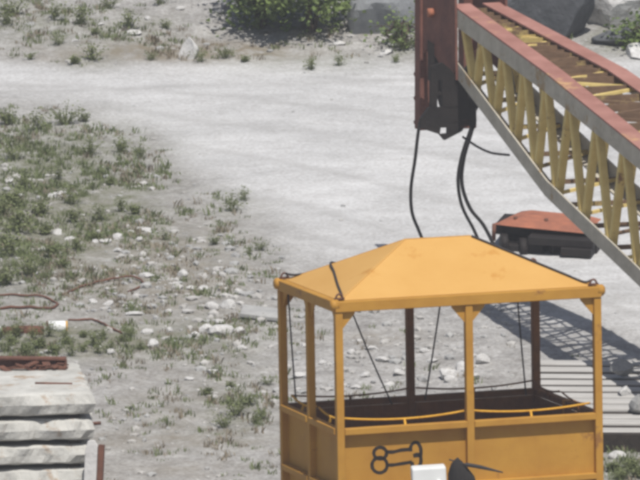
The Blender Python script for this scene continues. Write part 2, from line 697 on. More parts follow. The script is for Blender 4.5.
G1 = 'white rubble stones left of the cage'
L1 = 'rough white stone in the rubble strewn left of the yellow cage'
for q in [(228, 303, 17, 14), (213, 306, 16, 11), (205, 328, 20, 14), (223, 328, 30, 16), (238, 330, 16, 12), (195, 334, 12, 9),
          (152, 343, 17, 11), (148, 331, 14, 8), (183, 272, 13, 9), (147, 275, 18, 6), (168, 311, 11, 6), (193, 288, 14, 6),
          (218, 321, 13, 6), (242, 347, 12, 5), (190, 378, 11, 5), (212, 371, 18, 8), (176, 283, 9, 6), (203, 287, 12, 5),
          (110, 352, 14, 6), (243, 307, 9, 6), (170, 329, 10, 6), (252, 315, 10, 5), (238, 291, 10, 5), (164, 301, 9, 5), (133, 313, 22, 5), (108, 303, 14, 5), (93, 301, 11, 5)]:
    stone(*q, L1, G1)
G2 = 'white stones among the weeds'
L2 = 'white stone lying among green weeds beside the pale track'
for q in [(57, 231, 13, 7), (70, 238, 13, 5), (118, 236, 11, 8), (104, 240, 15, 6), (130, 232, 10, 6), (148, 230, 26, 5), (118, 250, 12, 6),
          (8, 180, 15, 5), (52, 195, 16, 7), (60, 192, 12, 6), (95, 241, 9, 5), (45, 175, 10, 4), (22, 195, 11, 5), (140, 238, 10, 5), (43, 249, 12, 6)]:
    stone(*q, L2, G2)
G3 = 'stones seen through the cage'
L3 = 'pale stone on the ground behind the open upper half of the yellow cage'
for q in [(484, 358, 20, 13), (463, 366, 22, 10), (448, 372, 26, 14), (372, 347, 15, 5), (352, 352, 12, 6), (383, 359, 18, 7), (365, 374, 14, 6),
          (400, 372, 20, 7), (432, 360, 14, 6), (452, 378, 18, 8), (425, 350, 12, 5), (360, 340, 9, 4), (355, 386, 14, 6), (300, 375, 14, 8), (305, 345, 10, 5), (388, 385, 15, 7), (322, 362, 12, 6), (475, 376, 16, 8)]:
    stone(*q, L3, G3)
G4 = 'stones on the scree at the back'
L4 = 'small stone on the weedy bank beyond the pale track'
for q in [(60, 17, 14, 7), (135, 32, 16, 6), (30, 24, 12, 4), (100, 24, 10, 4), (148, 18, 10, 5), (340, 43, 14, 6), (385, 52, 18, 6), (270, 50, 10, 4),
          (220, 12, 12, 5), (180, 8, 10, 5), (75, 40, 9, 4), (215, 30, 9, 4), (12, 8, 12, 6), (395, 45, 14, 6)]:
    stone(*q, L4, G4, grey=random.random() < .4)
G5 = 'stones at the right of the cage'
for q, l, g in [((622, 366, 24, 22), 'round grey stone lying on the timber mat beside the cage post', True),
                ((624, 390, 18, 13), 'small white stone wedged between two larger stones on the timber mat', False),
                ((638, 402, 24, 26), 'dark grey boulder lying on the timber mat', True)]:
    stone(*q, l, None, grey=g, k=3, lift=.205)
stone(618, 454, 20, 12, 'white stone lying in green grass at the foot of the cage', None)

# the pointed white stone at the edge of the track
V_, F_ = rock_arrays(222, 3, 7, .02, .45, .8)
p = hit(190, 58)
m = mpp(p)
V_ = V_ * [.9, .8, 1]
V_[:, 0] *= np.where(V_[:, 2] > 0, 1 - .62 * np.clip(V_[:, 2], 0, 1), 1)
o = bpy.data.objects.new('stone', np_mesh('stone', V_, F_, ['marble']))
COL.objects.link(o)
o.location = (p.x, p.y, p.z + .05)
o.scale = (13 * m, 11 * m, 17 * m)
o.rotation_euler = (.1, -.12, .4)
tag(o, 'pointed white stone standing alone on brown earth at the far edge of the track', 'stone')


# boulders at the back
def boulder(px, py, wpx, hpx, dpx, seed, material, label, over=0.0, rot=0.0, up=.45):
    p = hit(px, py)
    m = mpp(p)
    V, F = rock_arrays(seed, 4, 11, .035, .55, .88)
    V = V.copy()
    V[:, 1] -= over * V[:, 2]
    o = bpy.data.objects.new('boulder', np_mesh('boulder', V, F, [material]))
    COL.objects.link(o)
    h = hpx * m / 1.5
    o.scale = (wpx * m * .58, dpx * m * .58, h)
    o.location = (p.x, p.y + dpx * m * .45, p.z + h * up)
    o.rotation_euler = (0, 0, rot)
    return tag(o, label, 'boulder')


boulder(382, 37, 66, 90, 50, 307, 'boulder', 'tall grey boulder standing beside the leafy tree', .45, .1)
boulder(540, 44, 100, 95, 70, 311, 'boulder_dark', 'large dark blue grey boulder beyond the crane boom', .5, -.2)
boulder(622, 30, 84, 52, 50, 318, 'marble', 'broad white boulder lying behind dark bushes beyond the crane boom', 0, .1)
boulder(616, 47, 44, 22, 30, 322, 'boulder_dark', 'low dark boulder in front of the broad white boulder', .5, .1)
boulder(640, 60, 34, 16, 30, 325, 'marble', 'small bright white boulder beside the far chord of the boom', 0, .1)
boulder(500, 30, 40, 60, 50, 329, 'boulder', 'pale grey boulder next to the large dark boulder', 0, .4)


# ------------------------------------------------------------------ grass and weeds
def grass():
    n = 46000
    xs = rng.uniform(-4.6, 4.9, n)
    ys = rng.uniform(58.5, 83.5, n)
    zs = H(xs, ys)
    road, veg, dirt = masks(xs, ys, zs)
    cl = fbm(xs * 2.2, ys * 1.6, 55)
    keep = rng.random(n) < np.clip((veg + .30 * dirt + .045 - .6 * road) * np.clip((cl - .38) * 4.5, 0, 1.4), 0, 1)
    xs, ys, zs, dirt, veg = xs[keep], ys[keep], zs[keep], dirt[keep], veg[keep]
    big = fbm(xs * .7, ys * .7, 91)
    V, F, mi = [], [], []
    for i in range(len(xs)):
        dry = rng.random() < (.26 + .5 * dirt[i] - .25 * (veg[i] > .8))
        h0 = .022 + .060 * rng.random() ** 2.2 + .04 * max(0, big[i] - .5)
        nb = 12
        for b in range(nb):
            a = rng.uniform(0, 6.28)
            l = h0 * rng.uniform(.5, 1.2)
            w = .0035 + .004 * rng.random()
            lean = rng.uniform(.1, .8) * l
            bx = xs[i] + rng.normal() * .03
            by = ys[i] + rng.normal() * .03
            c, s = math.cos(a), math.sin(a)
            k = len(V)
            V += [(bx - s * w, by + c * w, zs[i] - .01), (bx + s * w, by - c * w, zs[i] - .01),
                  (bx + c * lean * .45 + s * w * .8, by + s * lean * .45 - c * w * .8, zs[i] + l * .65), (bx + c * lean, by + s * lean, zs[i] + l)]
            F.append((k, k + 1, k + 2))
            F.append((k, k + 2, k + 3))
            mi += [1 if dry else 0] * 2
    o = bpy.data.objects.new('grass', np_mesh('grass', np.array(V), np.array(F), ['grass', 'drygrass'], False, np.array(mi)))
    COL.objects.link(o)
    tag(o, 'thin green and dry grass growing through the gravel', 'grass', kind='stuff')


grass()


def leaf_cloud(centers, leaf, seed, spread=1.0, up=.4):
    """many small bent leaves at the given points"""
    r = np.random.default_rng(seed)
    n = len(centers)
    d = r.normal(size=(n, 3))
    d[:, 2] = d[:, 2] * .5
    d /= np.linalg.norm(d, axis=1)[:, None]
    nn = r.normal(size=(n, 3)) * .8 + [0, -.15, up * 1.8]
    s = np.cross(d, nn)
    s /= np.linalg.norm(s, axis=1)[:, None]
    L = leaf * r.uniform(.6, 1.35, n)[:, None]
    b = centers
    t = centers + d * L
    a1 = centers + d * L * .5 + s * L * .32
    a2 = centers + d * L * .5 - s * L * .32
    V = np.stack([b, a1, t, a2], 1).reshape(-1, 3)
    F = (np.arange(n)[:, None] * 4 + np.array([0, 1, 2, 3])[None])
    return V, F


def weed_meshes(seed, h, stems, leaf):
    r = np.random.default_rng(seed)
    mb = MB()
    pts = []
    for i in range(stems):
        a = r.uniform(0, 6.28)
        lean = r.uniform(.05, .85) * h
        hh = h * r.uniform(.45, 1.1)
        top = Vector((math.cos(a) * lean, math.sin(a) * lean, hh))
        mid = top * .5 + Vector((0, 0, hh * .12))
        mb.tube([(math.cos(a) * .02, math.sin(a) * .02, -.03), mid, top], [.005, .004, .002], 4)
        for k in range(9):
            t = .25 + .75 * k / 8
            q = (mid * (2 * t) if t < .5 else mid.lerp(top, 2 * t - 1))
            for _ in range(2):
                pts.append(np.array(q[:]) + r.normal(size=3) * .035 * h / .25)
    V, F = leaf_cloud(np.array(pts), leaf, seed)
    return mb.mesh('stem', 'weed'), np_mesh('foliage', V, F, ['weed'])


WEED = [weed_meshes(900 + k, h, s, lf) for k, (h, s, lf) in enumerate([(.25, 13, .034), (.32, 12, .036), (.20, 16, .032), (.28, 15, .030), (.14, 16, .034)])]


def weed(px, py, spx, label, group=None, k=None):
    p = hit(px, py)
    k = random.randrange(5) if k is None else k
    s = spx * mpp(p) / .30
    t = empty('weed_clump', (p.x, p.y, p.z))
    t.rotation_euler = (0, 0, random.uniform(0, 6.28))
    t.scale = (s * 1.1, s * 1.1, s * .9)
    place(WEED[k][0], 'stem', (0, 0, 0), parent=t)
    place(WEED[k][1], 'foliage', (0, 0, 0), parent=t)
    return tag(t, label, 'weed', group)


LW1 = 'low green weed clump in the overgrown rubble below the track'
for q in [(8, 125, 24), (35, 130, 22), (65, 125, 26), (85, 122, 16), (120, 152, 22), (90, 155, 18), (15, 160, 22), (10, 205, 28), (40, 215, 26), (18, 232, 34), (52, 258, 24),
          (8, 255, 30), (30, 275, 26), (75, 222, 22), (70, 205, 20), (98, 222, 20), (120, 212, 18), (135, 214, 20), (58, 180, 16), (140, 158, 14), (95, 240, 18), (25, 190, 20), (62, 268, 18), (5, 285, 26), (3, 215, 26), (45, 235, 22), (78, 250, 18), (110, 185, 14)]:
    weed(*q, LW1, 'weeds below the track')
LW2 = 'bright green weed tuft in the grassy strip behind the slab stack'
for q in [(12, 345, 20), (40, 348, 22), (68, 345, 18), (95, 346, 20), (122, 342, 16), (25, 356, 18), (140, 350, 12), (82, 352, 16), (5, 352, 18), (55, 354, 18), (18, 338, 20), (34, 341, 16), (50, 337, 18), (66, 339, 14), (84, 338, 16), (104, 340, 16), (112, 350, 14), (130, 336, 12), (2, 340, 18), (72, 356, 16), (98, 354, 14)]:
    weed(*q, LW2, 'weeds behind the slab stack')
LW3 = 'small weed sprouting on the bare gravel left of the cage'
for q in [(235, 415, 26), (225, 428, 20), (248, 405, 18), (207, 395, 16), (255, 425, 14), (232, 212, 18), (215, 245, 14), (243, 200, 14), (262, 420, 14), (250, 255, 12), (268, 385, 14), (230, 388, 14), (260, 250, 14), (165, 240, 12)]:
    weed(*q, LW3, 'weeds on the bare gravel')
LW4 = 'straggly weed growing along the far edge of the pale track'
for q in [(75, 64, 18), (92, 60, 22), (80, 25, 24), (130, 28, 22), (60, 45, 14), (15, 15, 24), (5, 25, 20), (55, 20, 18), (95, 35, 14), (165, 30, 14), (245, 62, 14), (312, 70, 16), (340, 66, 14), (225, 58, 16), (200, 62, 14), (150, 60, 12), (110, 8, 18), (160, 5, 16), (405, 50, 20), (395, 62, 12), (30, 60, 12)]:
    weed(*q, LW4, 'weeds beyond the track')
for q in [(615, 472, 22), (632, 470, 24), (638, 478, 24), (622, 480, 22)]:
    weed(*q, 'bright green weed clump at the right foot of the yellow cage', 'weeds at the cage foot', 4)


def tree(px, py, h, cw, cb, nleaf, seed, label, name='sapling_tree', leaf=.075):
    p = hit(px, py)
    t = empty(name, (p.x, p.y, p.z))
    r = np.random.default_rng(seed)
    mb = MB()
    tips = []
    stems = 4
    for s in range(stems):
        a = s * 6.28 / stems + r.uniform(-.5, .5)
        top = Vector((math.cos(a) * cw * .22, math.sin(a) * cw * .22, h * r.uniform(.75, 1)))
        mid = top * .5 + Vector((r.normal() * .05, r.normal() * .05, 0))
        mb.tube([(math.cos(a) * .03, math.sin(a) * .03, -.05), mid * .5, mid, top], [.03, .026, .02, .006], 6)
        for k in range(10):
            f = r.uniform(cb / h * .9, 1)
            st = mid * (2 * f) if f < .5 else mid.lerp(top, 2 * f - 1)
            b = r.uniform(0, 6.28)
            rad = cw * .5 * math.sin(math.pi * min(1, max(.12, (st.z - cb * .6) / (h - cb * .6)))) ** .6 * r.uniform(.6, 1.1)
            e = st + Vector((math.cos(b) * rad, math.sin(b) * rad, rad * r.uniform(-.25, .35)))
            mb.tube([st, st.lerp(e, .5) + Vector((0, 0, .04)), e], [.011, .008, .003], 4)
            for q in range(5):
                tips.append(st.lerp(e, r.uniform(.35, 1.05)))
    mb.obj('trunk', 'bark', t)
    T = np.array([x[:] for x in tips])
    C = T[r.integers(0, len(T), nleaf)] + r.normal(size=(nleaf, 3)) * [.13, .13, .09]
    V, F = leaf_cloud(C, leaf, seed + 1, up=.5)
    fo = bpy.data.objects.new('crown', np_mesh('crown', V, F, ['leaf']))
    COL.objects.link(fo)
    fo.parent = t
    return tag(t, label, 'tree')


tree(312, 32, 2.2, 1.75, .10, 6500, 41, 'leafy green sapling tree at the back of the pale track beside a grey boulder', leaf=.07)
tree(262, 26, 1.5, 1.0, .10, 1900, 44, 'smaller leafy tree with sparse crown growing beside the sapling tree', leaf=.07)
tree(636, 47, .26, .5, .03, 900, 47, 'low dark green bush beside the broad white boulder', 'bush', .06)
tree(402, 46, .30, .35, .03, 400, 49, 'small green bush at the right foot of the tall grey boulder', 'bush', .05)

# ------------------------------------------------------------------ the yellow cage
W, D = 2.31, 1.60
hw, hd = W / 2, D / 2
YAW = R(17.5)
RC = (Matrix.Rotation(R(-1.0), 3, 'Y') @ Matrix.Rotation(R(-1.3), 3, 'X') @ Matrix.Rotation(YAW, 3, 'Z'))
ZR, ZB, ZT, PS = 1.05, .535, 2.115, .066
fl = at_depth(340, 432, 58.0)                     # top rail at the front left post
cage = empty('lift_cage')
cage.rotation_euler = RC.to_euler()
cage.location = fl - RC @ Vector((-hw, -hd, ZR))
tag(cage, 'yellow steel lift cage with hipped sheet roof and panelled sides', 'lift cage')


def CW(x, y, z):
    return cage.location + RC @ Vector((x, y, z))


posts = [(-hw, -hd), (0, -hd), (hw, -hd), (-hw, 0), (hw, 0), (-hw, hd), (0, hd), (hw, hd)]
for (x, y) in posts:
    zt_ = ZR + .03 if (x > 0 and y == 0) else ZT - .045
    rear = y > 0 and x >= 0  # these posts get the brown that carries the roof shade
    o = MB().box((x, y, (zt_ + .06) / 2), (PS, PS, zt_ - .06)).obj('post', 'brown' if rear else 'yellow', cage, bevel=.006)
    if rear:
        o['label'] = 'rear post coloured brown for the roof shade'


def sides():
    for s in (-1, 1):
        yield Vector((-hw, s * hd, 0)), Vector((hw, s * hd, 0)), Vector((0, s, 0))
        yield Vector((s * hw, -hd, 0)), Vector((s * hw, hd, 0)), Vector((s, 0, 0))


for a, b, n in sides():
    d = (b - a).normalized()
    mid = (a + b) / 2
    long_ = abs(n.y) > .5
    e = PS / 2 if long_ else -PS / 2
    MB().beam(a - d * e + Vector((0, 0, ZT)), b + d * e + Vector((0, 0, ZT)), .086 if long_ else .082, .09).obj('roof_rail', 'yellow', cage, bevel=.006)
    for p0, p1 in ((a, mid), (mid, b)):
        q0, q1 = p0 + d * PS / 2, p1 - d * PS / 2
        MB().beam(q0 + Vector((0, 0, ZR)) + n * .008, q1 + Vector((0, 0, ZR)) + n * .008, .070, .055).obj('top_rail', 'brown' if n.y > 0 or n.x > 0 else 'yellow', cage, bevel=.005)  # rear and right rails coloured brown for the roof shade
        MB().beam(q0 + Vector((0, 0, ZB)) + n * .008, q1 + Vector((0, 0, ZB)) + n * .008, .070, .050).obj('middle_rail', 'yellow', cage, bevel=.005)
        MB().beam(q0 + Vector((0, 0, .10)) + n * .008, q1 + Vector((0, 0, .10)) + n * .008, .070, .08).obj('bottom_rail', 'yellow', cage, bevel=.005)
        for z0, z1 in ((ZB + .025, ZR - .0275), (.14, ZB - .025)):
            o0, o1 = q0 - n * .028, q1 - n * .028
            mb = MB()
            mb.beam(o0 + Vector((0, 0, (z0 + z1) / 2)), o1 + Vector((0, 0, (z0 + z1) / 2)), .004, z1 - z0, (0, 0, 1), 0)
            pn = mb.obj('wall_panel', ['yellow'], cage)
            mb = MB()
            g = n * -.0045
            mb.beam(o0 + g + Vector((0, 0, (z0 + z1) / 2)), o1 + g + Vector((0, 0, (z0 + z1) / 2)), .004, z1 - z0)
            mb.obj('inner_lining', 'inner', cage)  # extra sheet holding the rust and painted roof shade of the inside
        # gusset plates under the roof rail
        for c, s in ((p0, 1), (p1, -1)):
            if n.x > 0 and (c - mid).length < .01:
                continue
            u = d * s
            c0 = c + u * PS / 2 + Vector((0, 0, ZT - .045))
            MB().prism([(0, 0), (.115, 0), (.115, -.018), (0, -.15)], u, Vector((0, 0, 1)), c0, .010).obj('gusset', 'yellow', cage)
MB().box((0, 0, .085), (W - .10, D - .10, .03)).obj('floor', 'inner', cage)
for s in (-1, 1):
    MB().beam((-hw - .05, s * .5, .03), (hw + .05, s * .5, .03), .10, .06).obj('skid', 'yellow', cage)
# hipped roof: four sheets
RZ0, RISE, RIDGE = ZT + .048, .392, .29
e = .028
A = [(-hw + e, -hd + e, RZ0), (hw - e, -hd + e, RZ0), (hw - e, hd - e, RZ0), (-hw + e, hd - e, RZ0)]
RL, RR = (-RIDGE, 0, RZ0 + RISE), (RIDGE, 0, RZ0 + RISE)


def roof_z(x, y):
    zy = (hd - e - abs(y)) / (hd - e)
    zx = (hw - e - abs(x)) / (hw - e - RIDGE)
    return RZ0 + RISE * max(0, min(zy, zx, 1))


roof = empty('roof')
roof.parent = cage
for poly in ((A[0], A[1], RR, RL), (A[1], A[2], RR), (A[2], A[3], RL, RR), (A[3], A[0], RL)):
    P = [Vector(q) for q in poly]
    nn = (P[1] - P[0]).cross(P[2] - P[0]).normalized()
    k = len(P)
    vs = [q for q in P] + [q - nn * .004 for q in P]
    MB().add(vs, [tuple(range(k)), tuple(reversed(range(k, 2 * k)))] + [(i, k + i, k + (i + 1) % k, (i + 1) % k) for i in range(k)]).obj('roof_sheet', 'roof_yellow', roof)
for poly in ((A[0], RL), (A[1], RR), (RL, RR), (A[2], RR), (A[3], RL)):
    MB().beam(Vector(poly[0]) + Vector((0, 0, .0005)), Vector(poly[1]) + Vector((0, 0, .0005)), .016, .006).obj('hip_strip', 'roof_yellow', roof)
# corner lugs that stick out beyond the roof frame
for (sx, sy) in ((-1, -1), (1, -1), (1, 1), (-1, 1)):
    mb = MB()
    mb.tube([(sx * (hw + .0), sy * hd, ZT + .012), (sx * (hw + .052), sy * (hd), ZT + .012), (sx * (hw + .068), sy * hd, ZT + .012)], [.050, .050, .036], 12)
    mb.obj('corner_lug', 'yellow', cage, True)
# shackles on top of the corner lugs
for (sx, sy) in ((-1, -1), (1, -1), (1, 1), (-1, 1)):
    c = Vector((sx * (hw - .02), sy * (hd - .02), ZT + .055))
    pts = [c + Vector((math.cos(t) * .03 * -sx, 0, .01 + math.sin(t) * .04)) for t in np.linspace(0, math.pi, 9)]
    mb = MB().tube(pts, .009, 6)
    mb.tube([c + Vector((-.045, 0, .008)), c + Vector((.045, 0, .008))], .011, 6)
    mb.obj('shackle', 'rust', cage, True)
# yellow guard rope strung round the inside, just above the rails
ropes = []
for a, b, n in sides():
    d = (b - a).normalized()
    mid = (a + b) / 2
    yellow = n.y < 0 or n.x < 0  # other spans go dark brown, roof shade put into their colour
    for p0, p1 in ((a, mid), (mid, b)):
        q0, q1 = p0 + d * .03 - n * .055, p1 - d * .03 - n * .055
        if (p0 - a).length < .01:
            q0 = p0 + d * .055 - n * .055
        else:
            q1 = p1 - d * .055 - n * .055
        pts = [q0.lerp(q1, t) + Vector((0, 0, ZR + .105 - .035 * 4 * t * (1 - t))) for t in np.linspace(0, 1, 13)]
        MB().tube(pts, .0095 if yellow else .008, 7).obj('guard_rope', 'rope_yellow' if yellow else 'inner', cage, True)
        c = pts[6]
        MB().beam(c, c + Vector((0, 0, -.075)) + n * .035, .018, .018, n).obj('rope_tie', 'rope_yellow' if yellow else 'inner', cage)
# the black painted mark on the front panel
FY = -hd + .0255


def mark_pt(px, py):
    d = ray(px, py)
    o = Vector((0, 0, CZ))
    inv = RC.transposed()
    lo = inv @ (o - cage.location)
    ld = inv @ Vector(d)
    t = (FY - lo.y) / ld.y
    return lo + ld * t


mb = MB()


def stroke(pts, w=.0155):
    pp = [mark_pt(*q) for q in pts]
    pp = spline(pp, 6)
    n = len(pp)
    vs = []
    for i, q in enumerate(pp):
        dd = (pp[min(i + 1, n - 1)] - pp[max(i - 1, 0)])
        dd.y = 0
        dd.normalize()
        s = Vector((-dd.z, 0, dd.x)) * w * (.85 + .3 * vnoise(i * .4, len(mb.v) * .01))
        vs += [Vector((q.x + s.x, FY, q.z + s.z)), Vector((q.x - s.x, FY, q.z - s.z))]
    mb.add(vs, [(2 * i, 2 * i + 1, 2 * i + 3, 2 * i + 2) for i in range(n - 1)])


def ring(cx, cy, rx, ry, a0=0, a1=360, n=14):
    return [(cx + rx * math.cos(R(a0 + (a1 - a0) * k / n)), cy + ry * math.sin(R(a0 + (a1 - a0) * k / n))) for k in range(n + 1)]


stroke(ring(380.2, 453.2, 6.4, 5.8))
stroke(ring(379.6, 465.2, 7.6, 7.6))
stroke([(386, 451.8), (393, 452), (401, 450.2), (410, 449.4)])
stroke([(386.5, 465), (393, 465), (402, 463.6), (412, 462)])
stroke([(411, 451.5), (410.8, 446.5), (414, 442.8), (417.6, 443), (420.2, 447), (421, 452), (420.6, 456), (421, 461), (419.6, 465.6), (416.2, 468), (413, 466.6), (411.8, 462)])
stroke([(421, 455.2), (417, 455), (413.2, 456)], .019)
mb.obj('painted_mark', 'black_paint', cage)

# wire slings lying over the roof
def sling(pts, label, r=.010):
    w = [CW(x, y, z if z else roof_z(x, y) + r + .004) for x, y, z in pts]
    return tag(MB().tube(spline(w, 8), r, 7).obj('wire_sling', 'wire', None, True), label, 'sling')


def hip(s, f, q=0.0):
    """a point f of the way up the hip from corner s"""
    return (s[0] * (hw - e - f * (hw - e - RIDGE)) - s[0] * q, s[1] * (hd - e) * (1 - f))


a = hip((-1, 1), .38)
sling([(-hw + .03, -hd + .03, ZT + .10), (-hw + .07, -hd + .10, 0), (-hw + .16, -.30, 0), (-hw + .27, .15, 0), (a[0], a[1], 0), (a[0] + .12, a[1] + .06, 0), (a[0] + .3, a[1] + .12, 0)],
      'dark wire sling running from the front left roof corner over the left slope')
pts = [(hw - .03, -hd + .03, ZT + .10)]
for f in (.06, .2, .4, .6, .8, .97):
    x, y = hip((1, -1), f)
    pts.append((x - .012, y - .004, 0))
sling(pts, 'dark wire sling lying along the right front hip of the yellow roof', .009)
sling([(-hw + .03, hd - .03, ZT + .10), (-hw + .10, hd - .12, 0), (-hw + .35, hd - .16, 0), (-.5, hd - .28, 0), (-.2, .30, 0)], 'short wire sling end at the rear left roof corner')


# wires hanging inside the cage
def inside(p0, p1, y, label):
    def pt(q):
        d = ray(*q)
        inv = RC.transposed()
        lo = inv @ (Vector((0, 0, CZ)) - cage.location)
        ld = inv @ Vector(d)
        t = (y - lo.y) / ld.y
        return cage.location + RC @ (lo + ld * t)
    a, b = pt(p0), pt(p1)
    mid = a.lerp(b, .5) + Vector((0, 0, -.02))
    return tag(MB().tube(spline([a, mid, b], 6), .0075, 6).obj('hanging_wire', 'wire', None, True), label, 'wire')


inside((352, 312), (392, 404), hd - .06, 'slanting wire hanging behind the front left post of the cage')
inside((441, 299), (425, 400), hd - .06, 'thin wire hanging beside the rear middle post of the cage')
inside((517, 293), (526, 395), hd - .06, 'thin wire hanging near the rear right post of the cage')
inside((288, 292), (296, 402), hd - .09, 'thin wire hanging beside the rear left post of the cage')

# white can and black cloth in front of the cage, on a squared stone
p = at_depth(452, 500, 57.15)
st = MB().box((p.x, p.y, .30), (.95, .45, .64), Matrix.Rotation(.1, 3, 'Z')).obj('stone_block', 'marble_grey', None, bevel=.03)
tag(st, 'squared grey stone block standing in front of the yellow cage', 'stone block')
c = at_depth(430, 466, 57.15)
zt = c.z
can = empty('white_can', (c.x, c.y, .62))
hh = zt - .62
MB().box((0, 0, hh / 2), (.285, .16, hh), Matrix.Rotation(.07, 3, 'Z')).obj('body', 'white_plastic', can, bevel=.015)
MB().tube([(.08, -.075, hh - .12), (.08, -.10, hh - .12)], .022, 10).obj('cap', 'white_plastic', can, True)
can.rotation_euler = (0, R(-3), 0)
tag(can, 'white square plastic can standing before the yellow front panel', 'can')
bgc = at_depth(461, 470, 57.12)
bag = empty('black_bag', (bgc.x, bgc.y, .62))
V_, F_ = rock_arrays(501, 3, 10, .12, .6, .95)
bo = bpy.data.objects.new('cloth', np_mesh('cloth', V_, F_, ['black_cloth'], True))
COL.objects.link(bo)
bo.parent = bag
zb_ = at_depth(461, 461.5, 57.12).z - .62
bo.location = (0, 0, zb_ * .5)
bo.scale = (.125, .09, zb_ * .62)
tag(bag, 'black cloth bundle beside the white can with a thin rod sticking out', 'bag')
tip = [at_depth(449, 459.5, 57.1) - bag.location, at_depth(464, 464, 57.1) - bag.location, at_depth(480, 467, 57.1) - bag.location, at_depth(503, 472.5, 57.1) - bag.location]
MB().tube(spline(tip, 5), [.007] * 6 + [.018] * 5 + [.016, .013, .010, .008, .006], 6).obj('rod', 'wire', bag, True)

# ------------------------------------------------------------------ the crane boom
BD = Vector((.322, -.947, 0))                     # in plan, tip towards foot
BS = Vector((.947, .322, 0))                      # across the boom, away from the camera side


def nearpt(px, py, off=0.0):
    """where the sight line of a pixel meets the vertical plane of a boom side"""
    o = Vector((1.92, 66.1, 0)) + BS * off
    d = Vector(ray(px, py))
    t = (o.dot(BS)) / d.dot(BS)
    return Vector((0, 0, CZ)) + d * t


NL = [nearpt(455, 76), nearpt(545, 196), nearpt(640, 287)]
NU = [nearpt(452, 4), nearpt(545, 72), nearpt(640, 149)]
offs = [.50, .82, .95]
FU = [nearpt(512, -2, .55), nearpt(575, 34, .80), nearpt(640, 73, .95)]


def ext(a, b, k):
    return b + (b - a) * k


def solve_far(i):
    # the far chords stand across from the near ones at the same station
    return NU[i] + BS * offs[i], NL[i] + BS * offs[i]


FU = [solve_far(i)[0] for i in range(3)]
FL_ = [solve_far(i)[1] for i in range(3)]
for L in (NU, NL, FU, FL_):
    L.append(ext(L[1], L[2], 2.6))
boom = empty('crane_boom', (NL[0].x, NL[0].y, float(H(NL[0].x, NL[0].y))))
tag(boom, 'long lattice crane boom with red chords and yellow lacing, lowered near the ground', 'crane boom')
BO = boom.location


def rel(p):
    return Vector(p) - BO


LEG = .19
TH = .018
UP = Vector((0, 0, 1))
for L, sd_, top, nm in ((NU, BS, True, 'upper_chord'), (FU, -BS, True, 'upper_chord'), (NL, BS, False, 'lower_chord'), (FL_, -BS, False, 'lower_chord')):
    mb = MB()
    for i in range(3):
        p0, p1 = rel(L[i]), rel(L[i + 1])
        if top:
            mb.angle(p0, p1, LEG, TH, sd_, UP, 0, 1)
        else:
            mb.angle(p0, p1, .155, TH, sd_, -UP, 1, 1)
    mb.obj(nm, ['redpaint', 'greysteel'], boom)


def station(L, s):
    """s from 0 (tip) through 1, 2, 3"""
    i = min(int(s), 2)
    return L[i].lerp(L[i + 1], s - i)


# side lacing: V braces
ss = []
s = 0.06
while s < 2.95:
    ss.append(s)
    seg = (NL[min(int(s), 2)] - NL[min(int(s), 2) + 1]).length
    s += (.30 if s < 1 else .36) / seg
for side, Lu, Ll, nrm in ((0, NU, NL, BS), (1, FU, FL_, -BS)):
    inset = nrm * .028
    for k in range(len(ss) - 1):
        a, b = ss[k], ss[k + 1]
        if k % 2 == 0:
            p, q = station(Lu, a), station(Ll, b)
        else:
            p, q = station(Ll, a), station(Lu, b)
        g = .026 if k % 2 == 0 else .034
        if k % 2 == 0:
            p, q = p - UP * .04, q + UP * .03
        else:
            p, q = p + UP * .03, q - UP * .04
        MB().beam(rel(p) + nrm * g, rel(q) + nrm * g, .010, .060, nrm.cross(q - p)).obj('lacing_bar', 'lacing', boom)
        eu = nrm.cross(q - p).normalized()
        eu = eu * (.035 if eu.dot(BD) > 0 else -.035) + nrm * (g + .030)
        fl_ = MB().beam(rel(p) + eu, rel(q) + eu, .060, .010, nrm.cross(q - p))
        fl_.obj('lacing_flange', 'lacing', boom)
    # gusset plates on the lower chord where the braces meet
    for k in range(0, len(ss) - 1, 2):
        c = rel(station(Ll, ss[k + 1])) + nrm * .045 + UP * .10
        d = (Ll[1] - Ll[0]).normalized()
        MB().prism([(-.10, -.07), (.10, -.07), (.06, .07), (-.06, .07)], d, UP, c, .012).obj('gusset_plate', 'rungs', boom)
# top and bottom faces: rungs and diagonals
k = 0
s = .04
while s < 2.95:
    seg = (NL[min(int(s), 2)] - NL[min(int(s), 2) + 1]).length
    ds = .30 / seg
    for La, Lb, dz in ((NU, FU, -.03), (NL, FL_, .03)):
        a, b = rel(station(La, s)) + BS * .03 + UP * dz, rel(station(Lb, s)) - BS * .03 + UP * dz
        if dz > 0 and k % 2:
            continue
        rh = .070 if dz < 0 else .045
        MB().beam(a - UP * (.03 if dz < 0 else -.03), b - UP * (.03 if dz < 0 else -.03), .018, rh).obj('rung', 'rungs', boom)
        if s + ds < 2.95:
            a2, b2 = rel(station(La, s + ds)) + BS * .03 + UP * (dz * 1.9), rel(station(Lb, s + ds)) - BS * .03 + UP * (dz * 1.9)
            u = UP * (dz * .9)
            if k % 2:
                MB().beam(a + u, b2, .035, .03).obj('diagonal', 'rungs' if k % 3 else 'lacing', boom)
            else:
                MB().beam(b + u, a2, .035, .03).obj('diagonal', 'lacing' if k % 3 else 'rungs', boom)
    s += ds
    k += 1
s = .04
while s < 2.95:
    seg = (NL[min(int(s), 2)] - NL[min(int(s), 2) + 1]).length
    sm_ = s + .15 / seg
    if sm_ < 1.0:
        a, b = rel(station(NU, sm_)) + BS * .03 - UP * .055, rel(station(FU, sm_)) - BS * .03 - UP * .055
        MB().beam(a, b, .014, .050).obj('rung', 'rungs', boom)
    s += .30 / seg
